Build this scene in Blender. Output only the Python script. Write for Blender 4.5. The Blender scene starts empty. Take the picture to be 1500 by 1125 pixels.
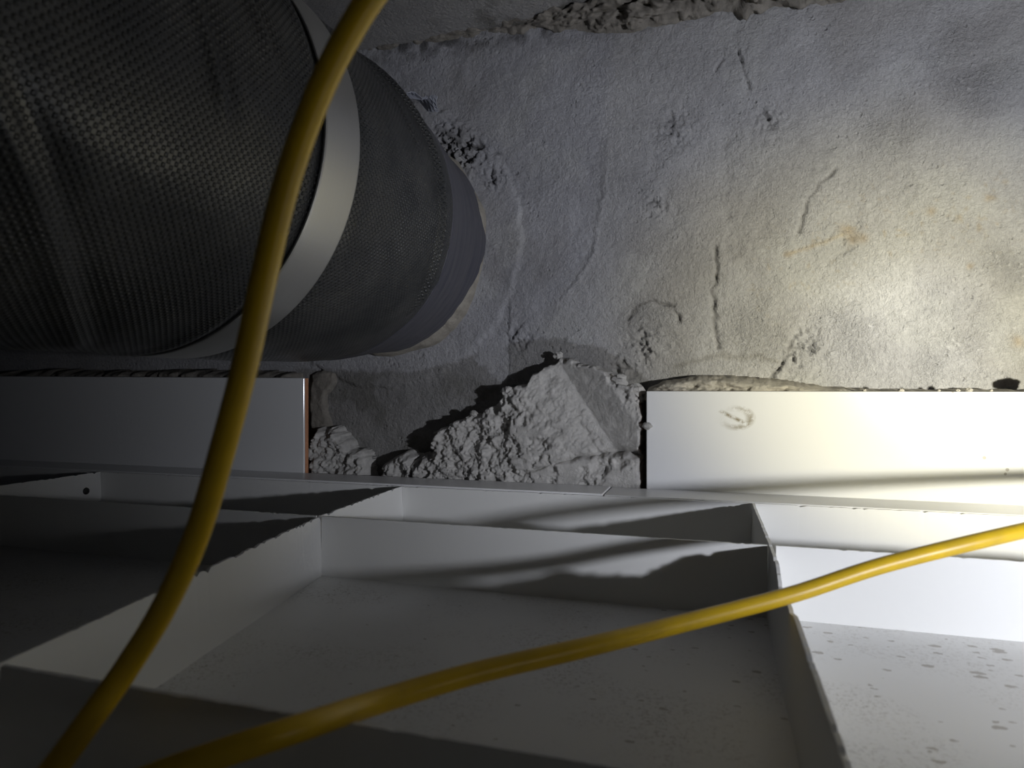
import bpy, math, random
import numpy as np
from mathutils import Vector, Matrix

# ------------------------------------------------------------------ camera, world, exposure
# World frame: X along the concrete wall (right), Y towards the wall, Z up, metres.
# The camera stands at the origin, level, turned 16.9 degrees to the left of the wall's normal.
YAW = math.radians(16.9)
F = 1000.0                                   # focal length in pixels of the 1500 x 1125 frame
S = bpy.context.scene
COL = S.collection
cd = bpy.data.cameras.new('camera')
cam = bpy.data.objects.new('camera', cd); COL.objects.link(cam)
cd.sensor_width = 36.0; cd.lens = 36.0 * F / 1500.0
cd.shift_y = (562.5 - 561.0) / 1500.0 * -1
cd.clip_start = 0.01
cam.location = (0, 0, 0); cam.rotation_euler = (math.pi / 2, 0, YAW)
cd.dof.use_dof = True; cd.dof.focus_distance = 0.80; cd.dof.aperture_fstop = 11.0
S.camera = cam

w = bpy.data.worlds.new('dark_void'); S.world = w; w.use_nodes = True
w.node_tree.nodes['Background'].inputs[0].default_value = (0.75, 0.8, 1.0, 1)
w.node_tree.nodes['Background'].inputs[1].default_value = 0.005

vs = S.view_settings
vs.view_transform = 'Standard'; vs.look = 'None'; vs.gamma = 1.0; vs.use_curve_mapping = False
vs.exposure = 0.0
S.cycles.use_denoising = True
S.cycles.max_bounces = 6; S.cycles.diffuse_bounces = 4
S.cycles.sample_clamp_indirect = 4.0

# ------------------------------------------------------------------ helpers
FWD = np.array([-math.sin(YAW), math.cos(YAW), 0]); RGT = np.array([math.cos(YAW), math.sin(YAW), 0]); UPV = np.array([0, 0, 1.0])

def ray(px, py):
    return FWD + RGT * (px - 750) / F + UPV * (561 - py) / F
def on_y(px, py, Y):                          # point of the plane Y = const
    d = ray(px, py); return d * (Y / d[1])
def xz(px, py, Y=0.84):
    p = on_y(px, py, Y); return (p[0], p[2])
def at_depth(px, py, t):
    return ray(px, py) * t

_rng = np.random.RandomState(7)
_LAT = _rng.rand(256, 256)
def vnoise(x, y, seed=0):
    x = np.asarray(x, float) + seed * 17.31; y = np.asarray(y, float) + seed * 9.77
    xi = np.floor(x).astype(int); yi = np.floor(y).astype(int)
    fx = x - xi; fy = y - yi
    fx = fx * fx * (3 - 2 * fx); fy = fy * fy * (3 - 2 * fy)
    a = _LAT[xi % 256, yi % 256]; b = _LAT[(xi + 1) % 256, yi % 256]
    c = _LAT[xi % 256, (yi + 1) % 256]; d = _LAT[(xi + 1) % 256, (yi + 1) % 256]
    return (a * (1 - fx) + b * fx) * (1 - fy) + (c * (1 - fx) + d * fx) * fy - 0.5
def fbm(x, y, scale, octaves=4, seed=0, gain=0.5):
    v = 0; a = 1.0; f = 1.0 / scale
    for o in range(octaves):
        v = v + a * vnoise(x * f, y * f, seed + o * 3); a *= gain; f *= 2.03
    return v
def sstep(a, b, x):
    t = np.clip((x - a) / (b - a), 0, 1); return t * t * (3 - 2 * t)
def seg_dist(x, z, pts):
    d = np.full(np.shape(x), 1e9)
    for (ax, az), (bx, bz) in zip(pts[:-1], pts[1:]):
        vx, vz = bx - ax, bz - az; L = vx * vx + vz * vz + 1e-12
        t = np.clip(((x - ax) * vx + (z - az) * vz) / L, 0, 1)
        d = np.minimum(d, np.hypot(x - ax - t * vx, z - az - t * vz))
    return d
def poly_sd(x, z, pts):                       # signed distance, positive inside
    d = seg_dist(x, z, pts + [pts[0]])
    ins = np.zeros(np.shape(x), bool)
    n = len(pts); j = n - 1
    for i in range(n):
        xi, zi = pts[i]; xj, zj = pts[j]
        c = ((zi > z) != (zj > z)) & (x < (xj - xi) * (z - zi) / (zj - zi + 1e-12) + xi)
        ins ^= c; j = i
    return np.where(ins, d, -d)

def link(o, parent=None):
    COL.objects.link(o)
    if parent is not None: o.parent = parent
    return o
def mesh(name, verts, faces, mat, parent=None, smooth=False, col=None, uv=None):
    me = bpy.data.meshes.new(name)
    v = np.asarray(verts, float).reshape(-1, 3)
    me.from_pydata(v.tolist(), [], [tuple(int(i) for i in f) for f in faces])
    if smooth: me.polygons.foreach_set('use_smooth', np.ones(len(me.polygons), bool))
    if col is not None:
        a = me.color_attributes.new('tone', 'FLOAT_COLOR', 'POINT')
        a.data.foreach_set('color', np.asarray(col, np.float32).ravel())
    if uv is not None:
        l = me.uv_layers.new(name='uv')
        idx = np.zeros(len(me.loops), np.int32); me.loops.foreach_get('vertex_index', idx)
        l.data.foreach_set('uv', np.asarray(uv, np.float32)[idx].ravel())
    me.materials.append(mat); me.update()
    return link(bpy.data.objects.new(name, me), parent)
def tag(o, label=None, cat=None, group=None, kind=None):
    if label: o['label'] = label
    if cat: o['category'] = cat
    if group: o['group'] = group
    if kind: o['kind'] = kind
    return o
def empty(name, loc=(0, 0, 0)):
    o = bpy.data.objects.new(name, None); o.location = loc; o.empty_display_size = 0.02
    return link(o)
def grid_faces(nu, nv, wrap_u=False):
    f = []
    for i in range(nu if wrap_u else nu - 1):
        a = i * nv; b = ((i + 1) % nu) * nv
        f += [(a + j, b + j, b + j + 1, a + j + 1) for j in range(nv - 1)]
    return f
def box(name, x0, x1, y0, y1, z0, z1, mat, parent=None, bevel=0.0):
    v = [(x, y, z) for x in (x0, x1) for y in (y0, y1) for z in (z0, z1)]
    f = [(0, 1, 3, 2), (4, 6, 7, 5), (0, 4, 5, 1), (2, 3, 7, 6), (0, 2, 6, 4), (1, 5, 7, 3)]
    o = mesh(name, v, f, mat, parent)
    if bevel:
        m = o.modifiers.new('edge', 'BEVEL'); m.width = bevel; m.segments = 3
    return o
def spline(pts, n=24):
    P = [np.array(p, float) for p in pts]
    P = [2 * P[0] - P[1]] + P + [2 * P[-1] - P[-2]]
    out = []
    for i in range(1, len(P) - 2):
        for k in range(n):
            t = k / n; a, b, c, d = P[i - 1], P[i], P[i + 1], P[i + 2]
            out.append(0.5 * ((2 * b) + (c - a) * t + (2 * a - 5 * b + 4 * c - d) * t * t + (3 * b - a - 3 * c + d) * t ** 3))
    out.append(P[-2]); return np.array(out)
def tube(name, path, rad, mat, parent=None, seg=20):
    n = len(path); V = []; up = np.array([0.3, 0.2, 1.0])
    for i in range(n):
        t = path[min(i + 1, n - 1)] - path[max(i - 1, 0)]; t /= np.linalg.norm(t)
        a = up - t * (up @ t); a /= np.linalg.norm(a); b = np.cross(t, a); up = a
        for k in range(seg):
            th = 2 * math.pi * k / seg
            V.append(path[i] + rad * (math.cos(th) * a + math.sin(th) * b))
    fs = [(i * seg + k, i * seg + (k + 1) % seg, (i + 1) * seg + (k + 1) % seg, (i + 1) * seg + k) for i in range(n - 1) for k in range(seg)]
    fs += [tuple(range(seg))[::-1], tuple((n - 1) * seg + k for k in range(seg))]
    return mesh(name, V, fs, mat, parent, smooth=True)
def lathe(name, prof, origin, axis, mat, parent=None, seg=48):
    """prof: (distance along axis, radius); closed at both ends"""
    ax = Vector(axis).normalized(); q = ax.to_track_quat('Z', 'Y').to_matrix()
    V = []; o = Vector(origin)
    for s, r in prof:
        for k in range(seg):
            th = 2 * math.pi * k / seg
            V.append(o + q @ Vector((r * math.cos(th), r * math.sin(th), s)))
    n = len(prof)
    fs = [(i * seg + k, i * seg + (k + 1) % seg, (i + 1) * seg + (k + 1) % seg, (i + 1) * seg + k) for i in range(n - 1) for k in range(seg)]
    fs += [tuple(range(seg))[::-1], tuple((n - 1) * seg + k for k in range(seg))]
    return mesh(name, V, fs, mat, parent)

# ------------------------------------------------------------------ materials
class NT:
    def __init__(s, name):
        s.m = bpy.data.materials.new(name); s.m.use_nodes = True
        s.t = s.m.node_tree; s.b = s.t.nodes['Principled BSDF']
        tc = s.n('ShaderNodeTexCoord'); s.obj = tc.outputs['Object']; s.uv = tc.outputs['UV']
    def n(s, kind, **kw):
        x = s.t.nodes.new(kind)
        for k, v in kw.items(): setattr(x, k, v)
        return x
    def set(s, sock, v):
        if hasattr(v, 'is_output') or isinstance(v, bpy.types.NodeSocket): s.t.links.new(v, sock)
        else: sock.default_value = v
    def math(s, op, a, b=0.0, c=None):
        x = s.n('ShaderNodeMath', operation=op); s.set(x.inputs[0], a); s.set(x.inputs[1], b)
        if c is not None: s.set(x.inputs[2], c)
        return x.outputs[0]
    def scaled(s, vec, sc):
        x = s.n('ShaderNodeMapping'); s.set(x.inputs['Vector'], vec); x.inputs['Scale'].default_value = sc
        return x.outputs[0]
    def noise(s, scale, detail=4, rough=0.55, vec=None, dist=0.0):
        x = s.n('ShaderNodeTexNoise'); s.set(x.inputs['Vector'], vec if vec is not None else s.obj)
        x.inputs['Scale'].default_value = scale; x.inputs['Detail'].default_value = detail
        x.inputs['Roughness'].default_value = rough; x.inputs['Distortion'].default_value = dist
        return x.outputs['Fac']
    def ramp(s, v, a, b, c0=0.0, c1=1.0):
        x = s.n('ShaderNodeMapRange'); s.set(x.inputs[0], v)
        for i, q in zip((1, 2, 3, 4), (a, b, c0, c1)): x.inputs[i].default_value = q
        return x.outputs[0]
    def mix(s, f, a, b, mode='MIX'):
        x = s.n('ShaderNodeMix', data_type='RGBA', blend_type=mode); s.set(x.inputs[0], f)
        for i, q in ((6, a), (7, b)):
            s.set(x.inputs[i], q if not isinstance(q, tuple) else (*q, 1.0)[:4])
        return x.outputs[2]
    def bump(s, h, strength, dist, prev=None):
        x = s.n('ShaderNodeBump'); x.inputs['Strength'].default_value = strength; x.inputs['Distance'].default_value = dist
        s.set(x.inputs['Height'], h)
        if prev is not None: s.set(x.inputs['Normal'], prev)
        return x.outputs[0]
    def fin(s, col=None, rough=None, normal=None, metal=None, spec=None, **kw):
        if col is not None: s.set(s.b.inputs['Base Color'], (*col, 1.0) if isinstance(col, tuple) else col)
        if rough is not None: s.set(s.b.inputs['Roughness'], rough)
        if normal is not None: s.set(s.b.inputs['Normal'], normal)
        if metal is not None: s.set(s.b.inputs['Metallic'], metal)
        if spec is not None: s.set(s.b.inputs['Specular IOR Level'], spec)
        for k, v in kw.items(): s.set(s.b.inputs[k], v)
        return s.m
    def tone(s):
        a = s.n('ShaderNodeAttribute', attribute_name='tone'); return a.outputs['Color']

def m_concrete(name, use_tone, base=(0.30, 0.30, 0.295), grain=1.0):
    t = NT(name)
    c = t.tone() if use_tone else base
    big = t.ramp(t.noise(9, 5), 0.3, 0.7, 0.86, 1.12)
    fine = t.ramp(t.noise(260, 4, 0.7), 0.3, 0.7, 0.86, 1.12)
    k = t.n('ShaderNodeCombineColor')
    kk = t.math('MULTIPLY', big, fine)
    for i in range(3): t.set(k.inputs[i], kk)
    c = t.mix(1.0, c, k.outputs[0], 'MULTIPLY')
    v = t.n('ShaderNodeTexVoronoi'); t.set(v.inputs['Vector'], t.obj); v.inputs['Scale'].default_value = 130
    pit = t.ramp(v.outputs['Distance'], 0.05, 0.28, 0.0, 1.0)
    gate = t.ramp(t.noise(22, 3), 0.50, 0.62, 0.0, 1.0)
    pit = t.math('SUBTRACT', 1.0, t.math('MULTIPLY', t.math('SUBTRACT', 1.0, pit), gate))
    if use_tone:
        al = [n for n in t.t.nodes if n.bl_idname == 'ShaderNodeAttribute'][0].outputs['Alpha']
        g = t.math('MULTIPLY', t.ramp(t.noise(230, 4, 0.75), 0.3, 0.62, 0.0, 1.0), al)
        n1 = t.bump(g, 1.0 * grain, 0.0034)
    else:
        n1 = t.bump(t.noise(420, 5, 0.7), 0.7 * grain, 0.0016)
    n2 = t.bump(pit, 0.8 * grain, 0.0014, n1)
    return t.fin(c, 0.92, n2, spec=0.25)
def m_mortar(name, base=(0.58, 0.565, 0.54)):
    t = NT(name)
    f = t.ramp(t.noise(70, 6, 0.7), 0.3, 0.7, 0.0, 1.0)
    c = t.mix(f, tuple(b * 0.72 for b in base), tuple(min(1, b * 1.15) for b in base))
    n1 = t.bump(t.noise(330, 5, 0.75), 0.9, 0.0022)
    n2 = t.bump(t.noise(1100, 3, 0.7), 0.5, 0.0008, n1)
    return t.fin(c, 0.95, n2, spec=0.2)
def m_panel(name, dirt=True):
    t = NT(name)
    c = (0.78, 0.78, 0.765)
    if dirt:
        sx_ = t.n('ShaderNodeSeparateXYZ'); t.set(sx_.inputs[0], t.obj)
        wv = t.n('ShaderNodeVectorMath', operation='ADD'); nz = t.n('ShaderNodeTexNoise'); t.set(nz.inputs['Vector'], t.obj); nz.inputs['Scale'].default_value = 300
        sc2 = t.n('ShaderNodeVectorMath', operation='SCALE'); t.set(sc2.inputs[0], nz.outputs['Color']); sc2.inputs['Scale'].default_value = 0.004
        t.set(wv.inputs[0], t.obj); t.set(wv.inputs[1], sc2.outputs[0])
        v = t.n('ShaderNodeTexVoronoi'); t.set(v.inputs['Vector'], t.scaled(wv.outputs[0], (80, 150, 60))); v.inputs['Scale'].default_value = 1.0
        v.inputs['Randomness'].default_value = 1.0
        sep = t.n('ShaderNodeSeparateColor'); t.set(sep.inputs[0], v.outputs['Color'])
        size = t.math('MULTIPLY', t.ramp(sep.outputs[0], 0.45, 1.0, 0.0, 0.36), t.ramp(sx_.outputs[0], -0.25, 0.12, 0.25, 1.0))
        spot = t.math('LESS_THAN', v.outputs['Distance'], size)
        c = t.mix(t.math('MULTIPLY', spot, 0.62), c, (0.22, 0.18, 0.13))
        dust = t.ramp(t.noise(500, 4, 0.8), 0.53, 0.63, 0.0, 0.7)
        area = t.ramp(t.noise(14, 3), 0.42, 0.66, 0.0, 1.0)
        c = t.mix(t.math('MULTIPLY', dust, area), c, (0.16, 0.12, 0.07))
    nrm = t.bump(t.noise(160, 3), 0.12, 0.0008)
    return t.fin(c, 0.42, nrm, spec=0.4)
def m_simple(name, col, rough, metal=0.0, spec=0.5):
    return NT(name).fin(col, rough, metal=metal, spec=spec)

M = {}
M['wall'] = m_concrete('plastered_concrete', True)
M['soffit'] = m_concrete('slab_concrete', True, grain=0.8)
M['mortar'] = m_mortar('grey_mortar')
M['mortar_dark'] = m_mortar('dark_mortar', (0.27, 0.25, 0.22))  # darker copy of the mortar; the smear's dimness is put into this colour
M['mortar_pale'] = m_mortar('pale_mortar', (0.52, 0.49, 0.43))
M['mortar_collar'] = m_mortar('cream_mortar', (0.40, 0.37, 0.32))
M['panel'] = m_panel('white_panel_resin', False)
M['panel_dirty'] = m_panel('white_panel_resin_dusty', True)
M['trim'] = m_simple('white_trim_plastic', (0.86, 0.86, 0.86), 0.35)
M['bisque'] = m_concrete('fired_clay', False, (0.62, 0.30, 0.17))
M['black'] = m_simple('black_rubber', (0.02, 0.02, 0.02), 0.5)
M['torch_metal'] = m_simple('black_anodised_metal', (0.03, 0.03, 0.035), 0.4, 0.6)

def m_glaze(name, smudge=None):
    t = NT(name); c = (0.77, 0.775, 0.78)
    if smudge is not None:
        x, z = smudge
        sp = t.n('ShaderNodeSeparateXYZ'); t.set(sp.inputs[0], t.obj)
        dx = t.math('DIVIDE', t.math('SUBTRACT', sp.outputs[0], x), 0.021)
        dz = t.math('DIVIDE', t.math('SUBTRACT', sp.outputs[2], z), 0.014)
        r = t.math('SQRT', t.math('ADD', t.math('MULTIPLY', dx, dx), t.math('MULTIPLY', dz, dz)))
        ring = t.ramp(t.math('ABSOLUTE', t.math('SUBTRACT', r, 0.75)), 0.0, 0.3, 1.0, 0.0)
        bar = t.ramp(t.math('ABSOLUTE', t.math('ADD', t.math('ADD', dz, t.math('MULTIPLY', dx, 0.75)), 0.05)), 0.0, 0.24, 1.0, 0.0)
        bar = t.math('MULTIPLY', bar, t.ramp(r, 0.8, 1.0, 1.0, 0.0)); ring = t.math('MULTIPLY', ring, t.ramp(t.math('SUBTRACT', dx, t.math('MULTIPLY', dz, 0.3)), -0.7, 0.5, 0.05, 1.0))
        sm = t.math('MAXIMUM', t.math('MULTIPLY', ring, 0.8), bar)
        sm = t.math('MULTIPLY', sm, t.ramp(t.noise(170, 4, 0.7), 0.36, 0.52, 0.0, 1.0))
        c = t.mix(sm, c, (0.24, 0.20, 0.12))
        v = t.n('ShaderNodeTexVoronoi'); t.set(v.inputs['Vector'], t.obj); v.inputs['Scale'].default_value = 45
        dot = t.math('LESS_THAN', v.outputs['Distance'], t.ramp(t.noise(16, 2), 0.56, 0.75, 0.0, 0.16))
        c = t.mix(t.math('MULTIPLY', dot, 0.6), c, (0.2, 0.17, 0.12))
    nrm = t.bump(t.noise(18, 2), 0.05, 0.002)
    return t.fin(c, 0.16, nrm, spec=0.5)

def m_jacket():
    t = NT('black_embossed_wrap')
    sp = t.n('ShaderNodeSeparateXYZ'); t.set(sp.inputs[0], t.uv)       # uv in metres along girth / length
    k = 2 * math.pi / 0.0056
    a = t.math('SINE', t.math('MULTIPLY', t.math('ADD', sp.outputs[0], sp.outputs[1]), k))
    b = t.math('SINE', t.math('MULTIPLY', t.math('SUBTRACT', sp.outputs[0], sp.outputs[1]), k))
    dia = t.math('ADD', a, b)
    dia = t.ramp(dia, 0.0, 1.6, 0.0, 1.0)
    gate = t.ramp(t.noise(7, 2), 0.35, 0.6, 0.45, 1.0)
    n1 = t.bump(t.math('MULTIPLY', dia, gate), 0.9, 0.0014)
    n2 = t.bump(t.noise(24, 4, 0.6), 0.35, 0.004, n1)
    dust = t.ramp(t.noise(11, 5, 0.65), 0.42, 0.75, 0.0, 1.0)
    c = t.mix(dust, (0.030, 0.032, 0.034), (0.082, 0.082, 0.080))
    return t.fin(c, t.ramp(t.noise(20, 3), 0.3, 0.7, 0.27, 0.42), n2, spec=0.5)
M['jacket'] = m_jacket()
def m_sleeve():
    t = NT('blue_black_film')
    sp = t.n('ShaderNodeSeparateXYZ'); t.set(sp.inputs[0], t.uv)
    v = t.scaled(t.uv, (6, 160, 1))
    f = t.ramp(t.noise(1.0, 4, vec=v), 0.35, 0.7, 0.0, 1.0)
    c = t.mix(f, (0.065, 0.067, 0.088), (0.115, 0.112, 0.125))
    return t.fin(c, 0.48, t.bump(t.noise(40, 4), 0.25, 0.002), spec=0.4)
M['sleeve'] = m_sleeve()
def m_band():
    t = NT('brushed_steel_band')
    v = t.scaled(t.uv, (2.0, 420, 1)); br = t.noise(1.0, 3, vec=v)
    rust = t.math('MULTIPLY', t.ramp(t.noise(75, 5, 0.7), 0.46, 0.62, 0.0, 1.0), t.ramp(t.math('ADD', t.math('MULTIPLY', t.noise(9, 2), 0.06), t.n('ShaderNodeSeparateXYZ').outputs[2]), 0.3, 0.36, 0.0, 1.0))
    sp = [n for n in t.t.nodes if n.bl_idname == 'ShaderNodeSeparateXYZ'][-1]; t.set(sp.inputs[0], t.obj)
    c = t.mix(rust, (0.62, 0.62, 0.61), (0.22, 0.17, 0.11))
    return t.fin(c, t.ramp(br, 0.3, 0.7, 0.34, 0.46), t.bump(br, 0.08, 0.0005), metal=1.0)
M['band'] = m_band()
def m_cable():
    t = NT('yellow_cable_sheath')
    c = t.mix(t.ramp(t.noise(45, 4), 0.4, 0.75, 0.0, 1.0), (0.74, 0.48, 0.016), (0.58, 0.38, 0.03))
    return t.fin(c, 0.38, t.bump(t.noise(120, 2), 0.06, 0.001), spec=0.45)
M['cable'] = m_cable()
M['film'] = NT('clear_plastic_scrap').fin((0.5, 0.52, 0.6), 0.22, spec=0.7)

# ------------------------------------------------------------------ the work torch (outside the frame on the right), the only lamp
TL = Vector((0.53, 0.07, -0.026)); TARGET = Vector((0.200, 0.84, 0.040))
def make_torch():
    ax = (TARGET - TL).normalized()
    root = empty('work_torch', TL - ax * 0.10)
    def part(name, prof, m): 
        o = lathe(name, prof, Vector((0, 0, 0)), ax, m, root); return o
    part('torch_body', [(-0.09, 0.041), (-0.087, 0.045), (0.05, 0.045), (0.052, 0.043)], M['torch_metal'])
    part('torch_head', [(0.052, 0.045), (0.066, 0.050), (0.094, 0.051), (0.094, 0.045), (0.080, 0.043)], M['torch_metal'])
    part('tail_cap', [(-0.108, 0.026), (-0.104, 0.032), (-0.09, 0.036)], M['black'])
    t = NT('torch_lens_glow'); t.fin((0.9, 0.9, 0.9), 0.2, **{'Emission Color': (1, 0.98, 0.93, 1), 'Emission Strength': 12.0})
    part('lens', [(0.081, 0.042), (0.084, 0.042)], t.m)
    st = box('stand', 0.0, 0.06, -0.055, -0.005, -0.12 - root.location.z, -0.040, M['black'], root, 0.003)
    st.location = (-0.028 + 0.0, 0.03, 0)
    tag(root, 'black work torch lying on a panel rib at the right', 'torch')
    q = ax.to_track_quat('-Z', 'Y')
    for nm, power, size, blend, colr, rad in (('torch_spill', 17.5, 97, 0.85, (0.88, 0.91, 1.0), 0.012),
                                              ('torch_ring', 30.0, 38, 1.0, (1.0, 0.90, 0.50), 0.020),
                                              ('torch_core', 17.0, 16, 1.0, (0.93, 0.95, 1.0), 0.022)):
        ld = bpy.data.lights.new(nm, 'SPOT'); ld.energy = power; ld.spot_size = math.radians(size); ld.spot_blend = blend
        ld.color = colr; ld.shadow_soft_size = rad
        o = link(bpy.data.objects.new(nm, ld), root); o.rotation_mode = 'QUATERNION'; o.rotation_quaternion = q
        o.location = ax * 0.10
make_torch()

# ------------------------------------------------------------------ concrete wall
WY = 0.84
PC = (-0.437, 0.187)                          # pipe axis (X, Z)
def nonuni(a, b, c, d, fine, coarse):
    return np.unique(np.round(np.concatenate([np.arange(a, b, coarse), np.arange(b, c, fine), np.arange(c, d + coarse, coarse)]), 5))
gx = nonuni(-1.35, -0.56, 0.36, 1.1, 0.0017, 0.015); gz = nonuni(-0.30, -0.13, 0.458, 0.47, 0.0017, 0.015)
X, Z = np.meshgrid(gx, gz, indexing='ij')
def pl(*p): return [xz(a, b) for a, b in p]
dY = -0.006 * fbm(X, Z, 0.17, 3, 1) - 0.0016 * fbm(X, Z, 0.022, 3, 5) - 0.0007 * fbm(X, Z, 0.007, 2, 9)
wob = 0.0055 * fbm(X, Z, 0.014, 4, 21, 0.65)
# trowelled step: the plaster right of this line stands proud
stepl = pl((925, -40), (905, 60), (890, 200), (884, 290), (868, 370), (848, 410), (818, 442), (800, 470))
side = np.interp(Z, [p[1] for p in stepl][::-1], [p[0] for p in stepl][::-1])
dY += (-0.0008 * sstep(-0.003, 0.004, X - side + wob) - 0.0016 * np.exp(-((X - side + wob) / 0.003) ** 2)) * sstep(0.08, 0.13, Z) * sstep(0.33, 0.24, Z)
# formwork joint at the left, ring patch round the pipe
jx = xz(744, 450)[0]
rp = np.hypot(X - PC[0], Z - PC[1])
dY += 0.0022 * sstep(0.003, 0.0, X - jx + wob * 0.4) * sstep(0.15, 0.08, Z)
dY += -0.004 * sstep(0.196, 0.19, rp + wob)
CR_D = []
def crack(pts, wdt, dep, jag=0.6):
    global dY
    d = seg_dist(X + jag * wob, Z + jag * np.roll(wob, 7, 0), pts)
    CR_D.append((d, wdt, dep)); dY = dY + dep * np.exp(-(d / (wdt * 0.62)) ** 2) * np.clip(0.75 + 2.2 * fbm(X, Z, 0.010, 3, 25), 0.0, 1.25)
crack(pl((1047, 362), (1050, 400), (1044, 440), (1047, 480), (1053, 510)), 0.0032, 0.0045)
crack(pl((1080, 72), (1088, 98), (1099, 131)), 0.0022, 0.006, 0.25)
crack(pl((1066, 72), (1050, 105)), 0.002, 0.003)
crack(pl((1118, 160), (1126, 176), (1134, 188)), 0.003, 0.005)
crack(pl((1170, 340), (1180, 300), (1200, 272), (1225, 245)), 0.003, 0.0035)
crack(pl((920, 468), (935, 445), (958, 440), (986, 450), (994, 470)), 0.0035, 0.004)
crack(pl((1158, 500), (1154, 520), (1142, 538), (1128, 556)), 0.0035, 0.007)
crack(pl((1160, 370), (1215, 352), (1240, 340)), 0.0022, -0.0012)
crack(pl((1080, 390), (1060, 300), (1066, 220), (1060, 160)), 0.014, 0.0010)
crack(pl((990, 330), (985, 300), (960, 250), (970, 180)), 0.014, 0.0010)
crack(pl((1195, 420), (1215, 380), (1250, 360)), 0.004, 0.002)
rough_spots = [(945, 503, 26, .006), (1175, 515, 30, .004), (905, 545, 22, .005), (985, 190, 24, .004), (960, 300, 14, .005), (1180, 520, 18, .004),
               (760, 495, 18, .005), (672, 222, 24, .012), (690, 228, 20, .009), (725, 262, 16, .006), (655, 200, 16, .010),
               (1230, 350, 14, .003), (1128, 180, 22, .003)]
for a, b, r, dep in rough_spots:
    cx, cz = xz(a, b); d = np.hypot(X - cx, Z - cz) / (r * 0.00088)
    dY += dep * np.exp(-d * d) * np.clip(0.1 + 2.8 * fbm(X, Z, 0.0065, 3, 31, 0.7), -0.2, 1.3)
# colour of the plaster: damp patches, rust stains, dust, shade painted into crevices
base = np.stack([0.40 + 0 * X, 0.397 + 0 * X, 0.405 + 0 * X], -1)
def tint(mask, colr):
    global base
    base = base * (1 - mask[..., None]) + np.array(colr) * mask[..., None]
left = sstep(0.01, -0.02, X - side + wob) * sstep(-0.02, 0.1, Z)
tint(0.5 * left, (0.36, 0.363, 0.40))
tint(0.45 * sstep(-0.1, 0.35, fbm(X, Z, 0.12, 4, 41)), (0.30, 0.288, 0.275))
tint(0.30 * sstep(0.05, 0.4, fbm(X, Z, 0.07, 4, 47)), (0.50, 0.50, 0.485))
damp = poly_sd(X + 2 * wob, Z + wob, pl((744, 500), (780, 497), (830, 495), (880, 508), (915, 530), (940, 556), (960, 575), (1000, 700), (430, 720), (430, 540), (600, 545), (690, 520), (744, 560)))
tint(0.6 * sstep(-0.002, 0.004, damp), (0.19, 0.183, 0.168))
damp2 = seg_dist(X + wob, Z + wob, pl((990, 535), (1050, 522), (1110, 524), (1135, 533)))
tint(0.4 * np.exp(-(damp2 / 0.003) ** 2), (0.17, 0.16, 0.13))
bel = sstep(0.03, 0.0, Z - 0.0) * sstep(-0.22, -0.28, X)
tint(0.45 * bel * sstep(-0.2, 0.25, fbm(X, Z, 0.04, 4, 51)), (0.10, 0.095, 0.075))
for a, b, r in ((1240, 338, 10), (1250, 350, 8), (1156, 372, 5), (1361, 310, 6), (1447, 290, 5), (1418, 390, 4), (1492, 500, 8), (1265, 348, 7)):
    cx, cz = xz(a, b); d = np.hypot(X - cx + wob, Z - cz) / (r * 0.0008)
    tint(0.65 * np.exp(-d * d), (0.34, 0.27, 0.18))
rl = seg_dist(X, Z, pl((1157, 371), (1205, 355), (1235, 343))); tint(0.6 * np.exp(-(rl / 0.0022) ** 2), (0.48, 0.41, 0.31))
speck = np.clip(3.0 * fbm(X, Z, 0.006, 2, 61) - 0.9, 0, 1) * np.exp(-(seg_dist(X, Z, pl((1160, 400), (1230, 350), (1360, 330), (1440, 300))) / 0.05) ** 2)
tint(0.5 * speck, (0.34, 0.27, 0.16))
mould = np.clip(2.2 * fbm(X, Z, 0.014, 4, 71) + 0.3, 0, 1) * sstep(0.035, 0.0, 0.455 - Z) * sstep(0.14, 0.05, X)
tint(0.8 * mould, (0.05, 0.048, 0.045))
for a, b, r in ((672, 222, 20), (690, 232, 18), (655, 203, 12), (725, 262, 8), (730, 228, 8), (985, 185, 9), (975, 197, 6), (960, 298, 6), (1335, 79, 3), (700, 215, 10)):  # near-black colour stands in for shade in the crevices and pits
    cx, cz = xz(a, b); d = np.hypot(X - cx, Z - cz) / (r * 0.0009)
    tint(0.7 * np.exp(-d * d) * np.clip(0.4 + 2.5 * fbm(X, Z, 0.008, 3, 75), 0, 1), (0.05, 0.048, 0.045))
for d, wdt, dep in CR_D:
    if dep > 0.0025: tint(0.55 * np.exp(-(d / (wdt * 0.5)) ** 2), (0.07, 0.066, 0.06))
coarse = 0.30 + 0 * X                        # how sandy the plaster is
for a, b, r in ((1440, 110, 80), (1400, 75, 60), (1310, 190, 60), (1320, 200, 40), (1400, 500, 110), (1230, 500, 90), (985, 200, 40), (950, 470, 60), (1110, 480, 70), (1470, 400, 60)):
    cx, cz = xz(a, b); coarse = np.maximum(coarse, 0.62 * np.exp(-((X - cx) ** 2 + (Z - cz) ** 2) / (r * 0.00085) ** 2) * np.clip(0.85 + 0.5 * fbm(X, Z, 0.03, 3, 77), 0.3, 1))
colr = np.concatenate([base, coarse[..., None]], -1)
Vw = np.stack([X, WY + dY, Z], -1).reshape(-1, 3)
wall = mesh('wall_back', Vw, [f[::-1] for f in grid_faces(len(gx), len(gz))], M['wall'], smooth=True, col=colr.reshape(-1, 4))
sm = wall.modifiers.new('depth', 'SOLIDIFY'); sm.thickness = 0.06; sm.offset = 1
tag(wall, 'grey plastered concrete wall behind the pipe', kind='structure')

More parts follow.
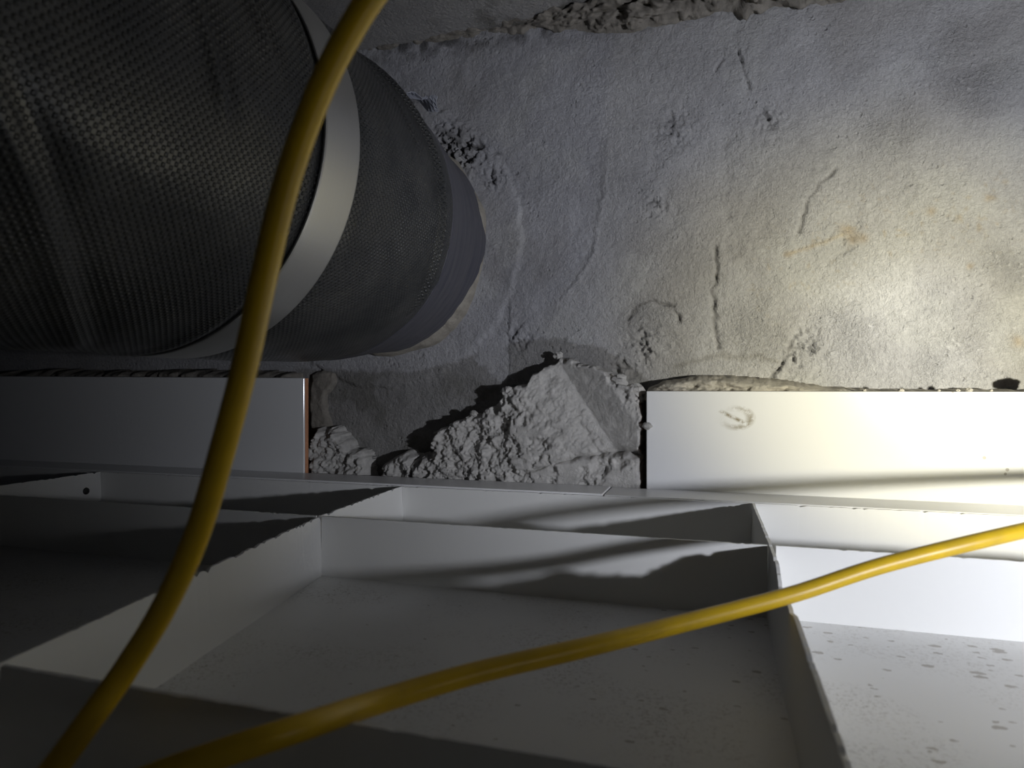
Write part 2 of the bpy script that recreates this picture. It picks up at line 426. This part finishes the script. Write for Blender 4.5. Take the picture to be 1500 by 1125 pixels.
# ------------------------------------------------------------------ slab overhead with its crumbled edge
sx = nonuni(-1.35, -0.5, 0.35, 1.1, 0.005, 0.03); sy = nonuni(-0.6, 0.45, 0.85, 0.86, 0.004, 0.03)
A, B = np.meshgrid(sx, sy, indexing='ij')
zz = 0.458 + 0.003 * fbm(A, B, 0.15, 3, 81) + 0.0008 * fbm(A, B, 0.02, 3, 83)
sb = np.stack([0.44 + 0 * A, 0.43 + 0 * A, 0.425 + 0 * A], -1)
k = np.clip(2.4 * fbm(A, B, 0.02, 4, 91) - 0.15, 0, 1) * sstep(0.70, 0.82, B) * sstep(-0.42, -0.2, A)
sb = sb * (1 - 0.75 * k[..., None]) + np.array((0.10, 0.095, 0.07)) * 0.75 * k[..., None]
ceil = mesh('ceiling', np.stack([A, B, zz], -1).reshape(-1, 3), [f[::-1] for f in grid_faces(len(sx), len(sy))], M['soffit'], smooth=True,
            col=np.concatenate([sb, np.ones(sb.shape[:2] + (1,))], -1).reshape(-1, 4))
sm = ceil.modifiers.new('depth', 'SOLIDIFY'); sm.thickness = 0.08; sm.offset = -1
tag(ceil, 'grey concrete slab overhead with mouldy edge', kind='structure')
# crumbled mortar fillet in the corner between slab and wall
ux = np.arange(-0.46, 0.36, 0.002); vv = np.linspace(0, 1, 34)
U, Vv = np.meshgrid(ux, vv, indexing='ij')
size = 0.010 + 0.040 * sstep(-0.30, -0.10, U) * (1 + 0.5 * fbm(U, U * 0, 0.06, 2, 97)) + 0.004
ang = Vv * math.pi / 2
bul = 1 - 0.28 * np.sin(2 * ang) + 0.75 * fbm(U, Vv * size * 2, 0.016, 4, 101) * sstep(0, 0.15, Vv) * sstep(1, 0.85, Vv)
fy = WY + 0.004 - size * np.cos(ang) * bul; fz = 0.462 - size * 0.62 * np.sin(ang) * bul
fy = np.where(Vv == 1, WY + 0.012, fy); fz = np.where(Vv == 0, 0.468, fz)
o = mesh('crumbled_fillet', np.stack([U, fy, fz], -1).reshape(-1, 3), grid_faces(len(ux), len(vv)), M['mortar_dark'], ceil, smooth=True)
o['label'] = 'rough crumbled mortar along the slab edge'

# ------------------------------------------------------------------ wall tiles (glazed face towards the camera, clay back)
TY = 0.787
def tile(x0, x1, z1a, z1b, m):
    t = mesh('tile', [(x0, TY, -0.34), (x1, TY, -0.34), (x1, TY, z1b), (x0, TY, z1a), (x0, TY + .0035, -0.34), (x1, TY + .0035, -0.34), (x1, TY + .0035, z1b), (x0, TY + .0035, z1a)],
             [(0, 1, 2, 3), (5, 4, 7, 6), (1, 5, 6, 2), (4, 0, 3, 7), (3, 2, 6, 7), (4, 5, 1, 0)], m, wall)
    bv = t.modifiers.new('edge', 'BEVEL'); bv.width = 0.0011; bv.segments = 3
    mesh('clay_body', [(x0, TY + .0036, -0.34), (x1, TY + .0036, -0.34), (x1, TY + .0036, z1b - .0006), (x0, TY + .0036, z1a - .0006), (x0, TY + .0105, -0.34), (x1, TY + .0105, -0.34), (x1, TY + .0105, z1b - .0006), (x0, TY + .0105, z1a - .0006)],
         [(0, 1, 2, 3), (5, 4, 7, 6), (1, 5, 6, 2), (4, 0, 3, 7), (3, 2, 6, 7), (4, 5, 1, 0)], M['bisque'], t)
    return t
sm_xz = xz(1077, 612, TY)
t = tile(-0.0795, 0.62, -0.0092, -0.0082, m_glaze('white_glaze_smudged', sm_xz)); t['label'] = 'white glazed wall tile with a dirt smudge'
t = tile(-1.30, -0.528, 0.012, 0.0068, m_glaze('white_glaze')); t['label'] = 'shaded white glazed wall tile under the pipe'

# ------------------------------------------------------------------ mortar (relief built out from the wall)
def relief(name, poly, prot, edge, mat, seedv, step=0.0011, crumb=0.004, Yp=0.81, parent=None, back=0.012):
    pts = [xz(a, b, Yp) for a, b in poly]
    xs = [p[0] for p in pts]; zs = [p[1] for p in pts]; pad = 0.012
    a = np.arange(min(xs) - pad, max(xs) + pad, step); b = np.arange(min(zs) - pad, max(zs) + pad, step)
    Xg, Zg = np.meshgrid(a, b, indexing='ij')
    sd = poly_sd(Xg, Zg, pts) + crumb * 2.2 * fbm(Xg, Zg, 0.013, 4, seedv)
    h = prot(Xg, Zg) * np.sqrt(np.clip(sd / edge, 0, 1) * (2 - np.clip(sd / edge, 0, 1)))
    Yg = np.where(sd > 0, WY - h, WY + back)
    keep = sd > -step * 1.6
    idx = -np.ones(Xg.shape, int); idx[keep] = np.arange(keep.sum())
    V = np.stack([Xg, Yg, Zg], -1)[keep]
    f = []
    I = idx
    q = (I[:-1, :-1] >= 0) & (I[1:, :-1] >= 0) & (I[1:, 1:] >= 0) & (I[:-1, 1:] >= 0)
    for i, j in zip(*np.nonzero(q)): f.append((I[i, j], I[i + 1, j], I[i + 1, j + 1], I[i, j + 1]))
    o = mesh(name, V, f, mat, parent, smooth=True)
    return o
va = np.array(xz(818, 535, 0.80)); vb = np.array(xz(908, 672, 0.80)); vd = (vb - va) / np.linalg.norm(vb - va)
def heap(Xg, Zg):
    q = (Xg - va[0]) * (-vd[1]) + (Zg - va[1]) * vd[0]           # distance right of the trowel valley
    q = q if True else q
    h = 0.025 + 0.07 * np.clip(0.03 - Zg, 0, 0.16)
    h = h + np.where(q < 0, np.clip(-q * 0.36, 0, 0.020), np.clip(q * 0.55, 0, 0.022))
    rough = sstep(0.0, -0.012, q) + sstep(0.036, 0.05, q + 0.01 * fbm(Xg, Zg, 0.02, 2, 5))
    edgy = sstep(0.035, 0.075, -q) + sstep(0.03, 0.045, q)
    h = h + (0.0045 + 0.007 * edgy) * fbm(Xg, Zg, 0.013, 5, 111, 0.62) * rough + 0.0009 * fbm(Xg, Zg, 0.005, 3, 113)
    h = h - 0.004 * np.exp(-((q + 0.018 + 0.006 * fbm(Xg, Zg, 0.02, 3, 115)) / 0.003) ** 2) * sstep(-0.03, -0.06, Zg)
    zr = np.interp(Xg, [-0.23, -0.17, -0.11], [-0.112, -0.092, -0.081])
    h = h - 0.013 * sstep(0.004, -0.004, Zg - zr) * sstep(-0.25, -0.22, Xg) - 0.006 * np.exp(-((Zg - zr - 0.002) / 0.004) ** 2) * sstep(-0.25, -0.2, Xg)
    # low left shoulder
    h = h - 0.010 * sstep(-0.235, -0.262, Xg + 0.012 * fbm(Xg, Zg, 0.02, 3, 117))
    return np.clip(h, 0.004, 0.054)
heap_o = o = relief('mortar_heap', [(628, 720), (632, 655), (640, 628), (668, 612), (700, 606), (735, 592), (742, 572), (768, 566), (778, 545), (798, 536), (818, 521), (842, 532), (872, 538), (905, 556), (930, 566), (941, 590), (944, 620), (946, 730)],
           heap, 0.0045, M['mortar'], 201)
tag(o, 'large crumbly grey mortar heap with a trowelled groove beside white tile', 'mortar')
def ridge(Xg, Zg): return 0.0485 + 0.014 * np.minimum(0, fbm(Xg, Zg, 0.018, 5, 121, 0.6))
o = relief('foot_ridge', [(700, 730), (730, 700), (770, 688), (810, 674), (850, 665), (900, 662), (944, 664), (946, 740), (830, 740)], ridge, 0.008, M['mortar'], 207, Yp=0.80, crumb=0.002, parent=heap_o)
o['label'] = 'low rough mortar ridge along the trim'
def lumpf(sv, top): return lambda Xg, Zg: np.clip(top + 0.013 * fbm(Xg, Zg, 0.014, 5, sv, 0.6), 0.006, 0.05)
o = relief('mortar_lump', [(442, 710), (444, 640), (456, 628), (478, 628), (495, 640), (505, 658), (522, 662), (530, 680), (530, 712)], lumpf(131, 0.034), 0.012, M['mortar'], 211, Yp=0.80)
tag(o, 'rounded mortar lump in the corner beside the left tile edge', 'mortar')
o = relief('mortar_lump', [(545, 712), (552, 684), (566, 670), (585, 662), (604, 670), (612, 712)], lumpf(137, 0.040), 0.012, M['mortar'], 213, Yp=0.80, crumb=0.002)
tag(o, 'small pale mortar lump between the corner lump and the heap', 'mortar')
o = relief('foot_lump', [(592, 716), (596, 684), (612, 668), (636, 668), (660, 664), (690, 672), (716, 690), (722, 722)], lumpf(139, 0.042), 0.010, M['mortar'], 217, Yp=0.80, parent=heap_o)
o['label'] = 'knobbly mortar at the foot of the heap'
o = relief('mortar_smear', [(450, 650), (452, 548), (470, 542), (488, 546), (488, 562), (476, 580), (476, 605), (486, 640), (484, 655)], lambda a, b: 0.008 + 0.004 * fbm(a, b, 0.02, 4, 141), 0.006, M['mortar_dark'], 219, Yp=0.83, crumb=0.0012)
tag(o, 'flat pale mortar smear on the wall beside the left tile edge', 'mortar')
o = relief('mortar_bed', [(936, 590), (945, 568), (975, 556), (1020, 550), (1075, 549), (1130, 554), (1190, 562), (1240, 568), (1330, 571), (1450, 570), (1650, 572), (1650, 600)],
           lambda a, b: 0.046 + 0.014 * np.minimum(0, fbm(a * 0.45 - b, b * 1.6 + a * 0.4, 0.012, 4, 151, 0.6)) - 0.35 * np.clip(b + 0.008, 0, 0.05), 0.010, M['mortar_pale'], 223, Yp=0.80, crumb=0.001)
tag(o, 'ragged pale mortar strip showing above the right tile', 'mortar')
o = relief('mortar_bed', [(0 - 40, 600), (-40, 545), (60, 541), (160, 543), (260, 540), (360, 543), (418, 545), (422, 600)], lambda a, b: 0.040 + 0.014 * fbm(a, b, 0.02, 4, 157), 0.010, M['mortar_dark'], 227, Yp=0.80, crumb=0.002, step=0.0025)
tag(o, 'dark mortar strip behind the left tile under the pipe', 'mortar')

# loose crumbs
def crumb(name, c, r, seedv, mat, squash=0.75):
    rg = np.random.RandomState(seedv); V = []; n1, n2 = 9, 12
    for i in range(n1):
        ph = math.pi * i / (n1 - 1)
        for j in range(n2):
            th = 2 * math.pi * j / n2
            d = np.array([math.sin(ph) * math.cos(th), math.sin(ph) * math.sin(th), math.cos(ph) * squash])
            k = 1 + (0.0 if i in (0, n1 - 1) else 0.42 * (rg.rand() - 0.5))
            V.append(np.array(c) + r * d * k)
    f = [(i * n2 + j, (i + 1) * n2 + j, (i + 1) * n2 + (j + 1) % n2, i * n2 + (j + 1) % n2) for i in range(n1 - 1) for j in range(n2)]
    return mesh(name, V, f, mat, smooth=False)
for i, (a, b, Yc, r, lab) in enumerate([
        (744, 574, .800, .0085, 'mortar crumb clinging to the upper left of the heap'),
        (694, 606, .806, .0055, 'small mortar crumb above the dark shoulder of the heap'),
        (818, 521, .822, .0060, 'pointed mortar crumb on the peak of the heap'),
        (948, 624, .785, .0055, 'mortar crumb stuck to the left edge of the right tile'),
        (930, 572, .806, .0110, 'mortar crumb wedged above the right tile corner'),
        (905, 560, .806, .0120, 'pale mortar crumb on the right crest of the heap')]):
    tag(crumb('mortar_crumb', on_y(a, b, Yc), r, 40 + i, M['mortar']), lab, 'mortar crumb')
cr = crumb('mortar_crumb', on_y(1528, 566, 0.794) + np.array([0, 0, 0]), 0.011, 60, M['mortar_pale'], 0.6)
tag(cr, 'largest mortar crumb on the right tile top, at its far right', 'mortar crumb')
NTH = ('leftmost', 'second from the left', 'third from the left', 'fourth from the left', 'fifth from the left and largest', 'sixth from the left')
for i, (a, r) in enumerate(((1266, .0022), (1320, .0030), (1375, .0018), (1403, .0022), (1419, .0036), (1452, .0016))):
    tag(crumb('mortar_crumb', on_y(a, 572, 0.7905), r, 70 + i, M['mortar_pale'], 0.7), 'tiny pale crumb on the right tile top edge, ' + NTH[i], 'mortar crumb', 'tiny crumbs on the right tile top')

# ------------------------------------------------------------------ ceiling panel with ribs
RZ = -0.12; BZ = -0.173
panel = empty('ceiling_panel', (0, 0.2, BZ))
tag(panel, 'white ribbed plastic ceiling panel seen from above', 'panel')
def place(o): o.parent = panel; o.matrix_parent_inverse = Matrix.Translation((0, -0.2, -BZ)); return o
def rib(p0, p1, chips=(), seedv=0, th=0.0022, top=RZ, jag=0.0008):
    p0 = np.array(p0, float); p1 = np.array(p1, float); L = np.linalg.norm(p1 - p0); d = (p1 - p0) / L; nrm = np.array([-d[1], d[0]])
    n = max(2, int(L / 0.003)); V = []
    rg = np.random.RandomState(300 + seedv)
    for i in range(n + 1):
        s = L * i / n; c = p0 + d * s
        z = top - jag * abs(rg.randn()) * (rg.rand() < 0.3) + (0.0002 if p0[1] == p1[1] else 0.0006) * float(fbm(np.array(s), np.array(seedv * 1.7), 0.06, 2, 9))
        bend = 0.0012 * float(fbm(np.array(s), np.array(seedv * 3.1), 0.12, 2, 19))
        for (cs, w_, dep) in chips:
            q = (s - cs) / w_
            if abs(q) < 1: z -= dep * (1 - q * q) * (0.75 + 0.5 * rg.rand())
        c = c + nrm * bend
        for off, zq in ((-th * 1.5, BZ), (-th * .5, z), (th * .5, z), (th * 1.5, BZ)):
            q = c + nrm * off; V.append((q[0], q[1], zq))
    f = [(i * 4 + k, i * 4 + k + 1, i * 4 + 4 + k + 1, i * 4 + 4 + k) for i in range(n) for k in range(3)]
    f += [(3, 2, 1, 0), (n * 4, n * 4 + 1, n * 4 + 2, n * 4 + 3)]
    return place(mesh('rib', V, f, M['panel']))
YF = 0.7255                                   # upstand along the wall
YM = 0.5395; YN = 0.2145; YB = -0.11
XA, XB, XC, XD = (-0.803, -0.35, 0.0345, 0.556)
place(box('base_sheet', -1.28, 1.0, -0.32, YF + 0.002, BZ - 0.004, BZ, M['panel_dirty']))
# upstand towards the wall with jagged top
up = rib((-1.28, YF), (1.0, YF), (), 1, th=0.0028, top=RZ - 0.0006, jag=0.0005); up.name = 'upstand'
left_x = lambda y: -0.2700 - 0.1130 * y if False else np.interp(y, [0.2145, 0.3415, 0.5395, 0.7255], [-0.2945, -0.3140, -0.3455, -0.3545])
# cross ribs, wall to camera
rib((-0.8125, 0.30), (XA, YF - .003), (), 2)
pts = [(-0.2945 + 0.03, -0.30), (-0.2945, 0.2145), (-0.3140, 0.3415), (-0.3455, 0.5395), (-0.3545, YF - .003)]
rib(pts[0], pts[1], (), 3)
L2 = math.hypot(pts[2][0] - pts[1][0], pts[2][1] - pts[1][1])
rib(pts[1], pts[2], ((L2 - 0.004, 0.010, 0.004),), 4)
rib(pts[2], pts[3], ((0.0, 0.006, 0.004), (0.062, 0.008, 0.0016), (0.085, 0.005, 0.0014), (0.12, 0.005, 0.0010)), 5, jag=0.0014)
rib(pts[3], pts[4], ((0.02, 0.006, 0.001),), 6, jag=0.001)
rib((0.042, -0.30), (0.0365, YM), ((0.80 - 0.04, 0.006, 0.003), (0.785 - 0.03, 0.03, 0.0075), (0.70, 0.02, 0.003)), 7, jag=0.001)
rib((0.0365, YM), (0.0325, YF - .003), (), 8)
rib((XD, -0.30), (XD, YF - .003), (), 9)
# ribs parallel to the wall, one per bay
ends = [(-1.28, -0.812), (-0.804, None), (None, 0.034), (0.040, XD - .003), (XD + .003, 1.0)]
for y in (YM, YN, YB):
    lx = float(left_x(max(y, 0.2145))) if y > 0 else -0.2945 + 0.03 * (0.2145 - y) / 0.5145
    for i, (a, b) in enumerate(ends):
        if y < 0.25 and i == 0: continue
        a2 = lx + .003 if a is None else a; b2 = lx - .003 if b is None else b
        rib((a2, y), (b2, y), (), 20 + i + int(y * 100), jag=0.0003)
# dark screw head on the far left rib
hc = on_y(112, 723, 0.66); hx = -0.8045
sc_ = lathe('screw_head', [(-0.002, 0.0045), (0.001, 0.0052), (0.0035, 0.0042), (0.0045, 0.0020)], (hx + .001, 0.700, -0.143), (1, 0, 0), M['black'], seg=20)
place(sc_)

# wall trim strips the panel edge butts against
def strip(name, x0, x1, dz):
    return box(name, x0, x1, 0.7295, 0.7862, -0.1245 + dz, -0.1196 + dz, M['trim'], bevel=0.0012)
jxx = on_y(888, 717, 0.75)[0]
tag(strip('trim_1', -1.28, jxx - 0.0006, 0.0006), 'white plastic edge strip under the mortar heap', kind='structure')
tag(strip('trim_2', jxx + 0.0006, 1.0, -0.0004), 'white plastic edge strip under the right tile', kind='structure')

# ------------------------------------------------------------------ insulated pipe
def radius(th, y):
    """th: angle, 0 = +X, pi/2 = up"""
    r = 0.1655 + 0 * y
    r = r - 0.016 * sstep(0.62, 0.80, y) - 0.004 * sstep(0.74, 0.84, y)
    s = th * 0.165
    r = r + 0.0022 * fbm(s, y, 0.09, 3, 161) + 0.007 * fbm(s * 0.25, y, 0.16, 2, 167) * sstep(0.40, 0.25, y)
    # folds running round and along the wrap
    def fold(th0, y0, th1, y1, wd, amp):
        vx, vy = (th1 - th0) * 0.165, y1 - y0; L = math.hypot(vx, vy)
        t = ((th - th0) * 0.165 * vx + (y - y0) * vy) / L; q = (-(th - th0) * 0.165 * vy + (y - y0) * vx) / L
        m = sstep(-0.02, 0.02, t) * sstep(L + 0.02, L - 0.02, t)
        return amp * m * (np.exp(-(q / wd) ** 2) - 0.6 * np.exp(-((q + wd * 1.6) / wd) ** 2))
    r = r + fold(1.5, 0.60, -0.7, 0.668, 0.0055, 0.0062) + fold(1.2, 0.53, 0.2, 0.60, 0.004, 0.0018) + fold(1.4, 0.50, 0.5, 0.56, 0.004, 0.0016)
    r = r + fold(1.3, 0.30, 0.1, 0.37, 0.006, 0.0030) + fold(1.0, 0.24, -0.2, 0.33, 0.005, 0.0022) + fold(1.8, 0.10, 0.6, 0.26, 0.010, 0.0060) + fold(2.0, 0.0, 0.9, 0.22, 0.010, 0.0050)
    r = r + fold(-0.4, 0.2, -1.4, 0.35, 0.008, 0.0025) + fold(-0.8, 0.05, -1.5, 0.25, 0.010, 0.003)
    # squeezed under the steel band
    r = r - 0.0032 * np.exp(-((y - 0.452) / 0.030) ** 4) + 0.0022 * np.exp(-((y - 0.418) / 0.008) ** 2)
    return r
pipe = empty('insulated_pipe', (PC[0], WY, PC[1]))
tag(pipe, 'thick black wrapped pipe running into the concrete wall', 'pipe')
def pipe_surf(name, ys, mat, rf, nth=420, closed=True):
    ths = np.linspace(0, 2 * math.pi, nth, endpoint=False); ths = np.where(ths > math.pi, ths - 2 * math.pi, ths)
    T, Yy = np.meshgrid(ths, ys, indexing='ij'); r = rf(T, Yy)
    V = np.stack([r * np.cos(T), Yy - WY, r * np.sin(T)], -1).reshape(-1, 3)
    uv = np.stack([T * 0.165, Yy], -1).reshape(-1, 2)
    f = grid_faces(nth, len(ys), True)
    if closed:
        nv = len(ys); f = f + [tuple(i * nv for i in range(nth))[::-1], tuple(i * nv + nv - 1 for i in range(nth))]
    return mesh(name, V, [q[::-1] for q in f], mat, pipe, smooth=True, uv=uv)
pipe_surf('wrap', np.concatenate([np.arange(-0.55, 0.1, 0.006), np.arange(0.1, 0.715, 0.0025)]), M['jacket'], radius)
pipe_surf('sleeve', np.arange(0.690, 0.848, 0.003), M['sleeve'], lambda T, y: radius(T, y) + 0.0010 * sstep(0.69, 0.70, y) + 0.0006 * fbm(T * 0.165, y, 0.02, 2, 171))
# steel band: a closed strip with thickness
bp = [(0.4295, 0.0), (0.4295, 0.0014), (0.4310, 0.0019), (0.4765, 0.0019), (0.4780, 0.0014), (0.4780, 0.0)]
nth = 300; ths = np.linspace(0, 2 * math.pi, nth, endpoint=False); V = []; uvb = []
for th in ths:
    tt = th - 2 * math.pi if th > math.pi else th
    for y, dr in bp:
        r = 0.1650 + dr + 0.0009 * math.sin(tt * 2 + 1)
        V.append((r * math.cos(th), y - WY, r * math.sin(th))); uvb.append((tt * 0.165, y))
nb = len(bp)
f = [(i * nb + k, i * nb + (k + 1) % nb, ((i + 1) % nth) * nb + (k + 1) % nb, ((i + 1) % nth) * nb + k) for i in range(nth) for k in range(nb)]
b = mesh('steel_band', V, f, M['band'], pipe, smooth=False, uv=uvb); b['label'] = 'brushed metal strap'
em = b.modifiers.new('s', 'EDGE_SPLIT'); em.split_angle = 0.3
# scrap of plastic film sticking out of the wrap
n = 10; V = []
for i in range(n):
    for j in range(7):
        a, c = i / (n - 1), j / 6
        p = on_y(597 + 44 * a, 138 + 14 * a + (6 + 18 * a) * (c - 0.4), 0.74 + 0.02 * c) + np.array([0, 0.004 * math.sin(6 * c + 3 * a), 0.003 * math.sin(9 * a + 5 * c)])
        V.append(p - np.array([PC[0], WY, PC[1]]))
o = mesh('film_scrap', V, grid_faces(n, 7), M['film'], pipe, smooth=False); o.modifiers.new('t', 'SOLIDIFY').thickness = 0.0006
o['label'] = 'loose scrap of clear plastic film'
# mortar collar sealing the pipe to the wall
nth = 300; ths = np.linspace(-math.pi, math.pi, nth, endpoint=False); prof = np.linspace(0, 1, 12)
T, Pq = np.meshgrid(ths, prof, indexing='ij')
wd = 0.003 + 0.008 * fbm(np.cos(T) * 0.15, np.sin(T) * 0.15, 0.05, 3, 181) + 0.006 * np.exp(-((T + 0.9) / 0.5) ** 2)
rr = 0.1415 + Pq * (wd + 0.004); hh = 0.020 * np.cos(Pq * math.pi / 2) ** 0.7 + 0.004 * fbm(T * 0.15, Pq * 0.02, 0.01, 4, 187) * np.sin(Pq * math.pi)
yy = WY - hh - 0.002; yy = np.where(Pq > 0.999, WY + 0.01, yy)
o = mesh('mortar_collar', np.stack([PC[0] + rr * np.cos(T), yy, PC[1] + rr * np.sin(T)], -1).reshape(-1, 3), grid_faces(nth, 12, True), M['mortar_collar'], wall, smooth=True)
o['label'] = 'cream mortar collar round the pipe'

# ------------------------------------------------------------------ yellow cables
CR = 0.0046
c1 = [at_depth(640, -150, .235), at_depth(585, -60, .235), at_depth(527, 22, .235), at_depth(470, 130, .236), at_depth(421, 265, .238), at_depth(388, 400, .24), at_depth(360, 530, .242), at_depth(327, 655, .245),
      at_depth(288, 785, .25), at_depth(240, 890, .252), at_depth(188, 975, .25), at_depth(135, 1050, .242), at_depth(60, 1150, .232), at_depth(-60, 1290, .23)]
o = tube('yellow_cable', spline(c1, 20), CR, M['cable'])
tag(o, 'yellow cable hanging from above in front of the pipe', 'cable')
c2 = [at_depth(1900, 706, .50), at_depth(1700, 733, .45), at_depth(1500, 777, .395), at_depth(1300, 826, .382), at_depth(1160, 871, .372), at_depth(1000, 913, .345), at_depth(850, 950, .31), at_depth(700, 985, .285),
      at_depth(560, 1026, .258), at_depth(440, 1066, .225), at_depth(330, 1102, .213), at_depth(200, 1150, .21), at_depth(60, 1220, .205)]
o = tube('yellow_cable', spline(c2, 20), CR * 0.98, M['cable'])
tag(o, 'yellow cable lying across the panel ribs from the right', 'cable')
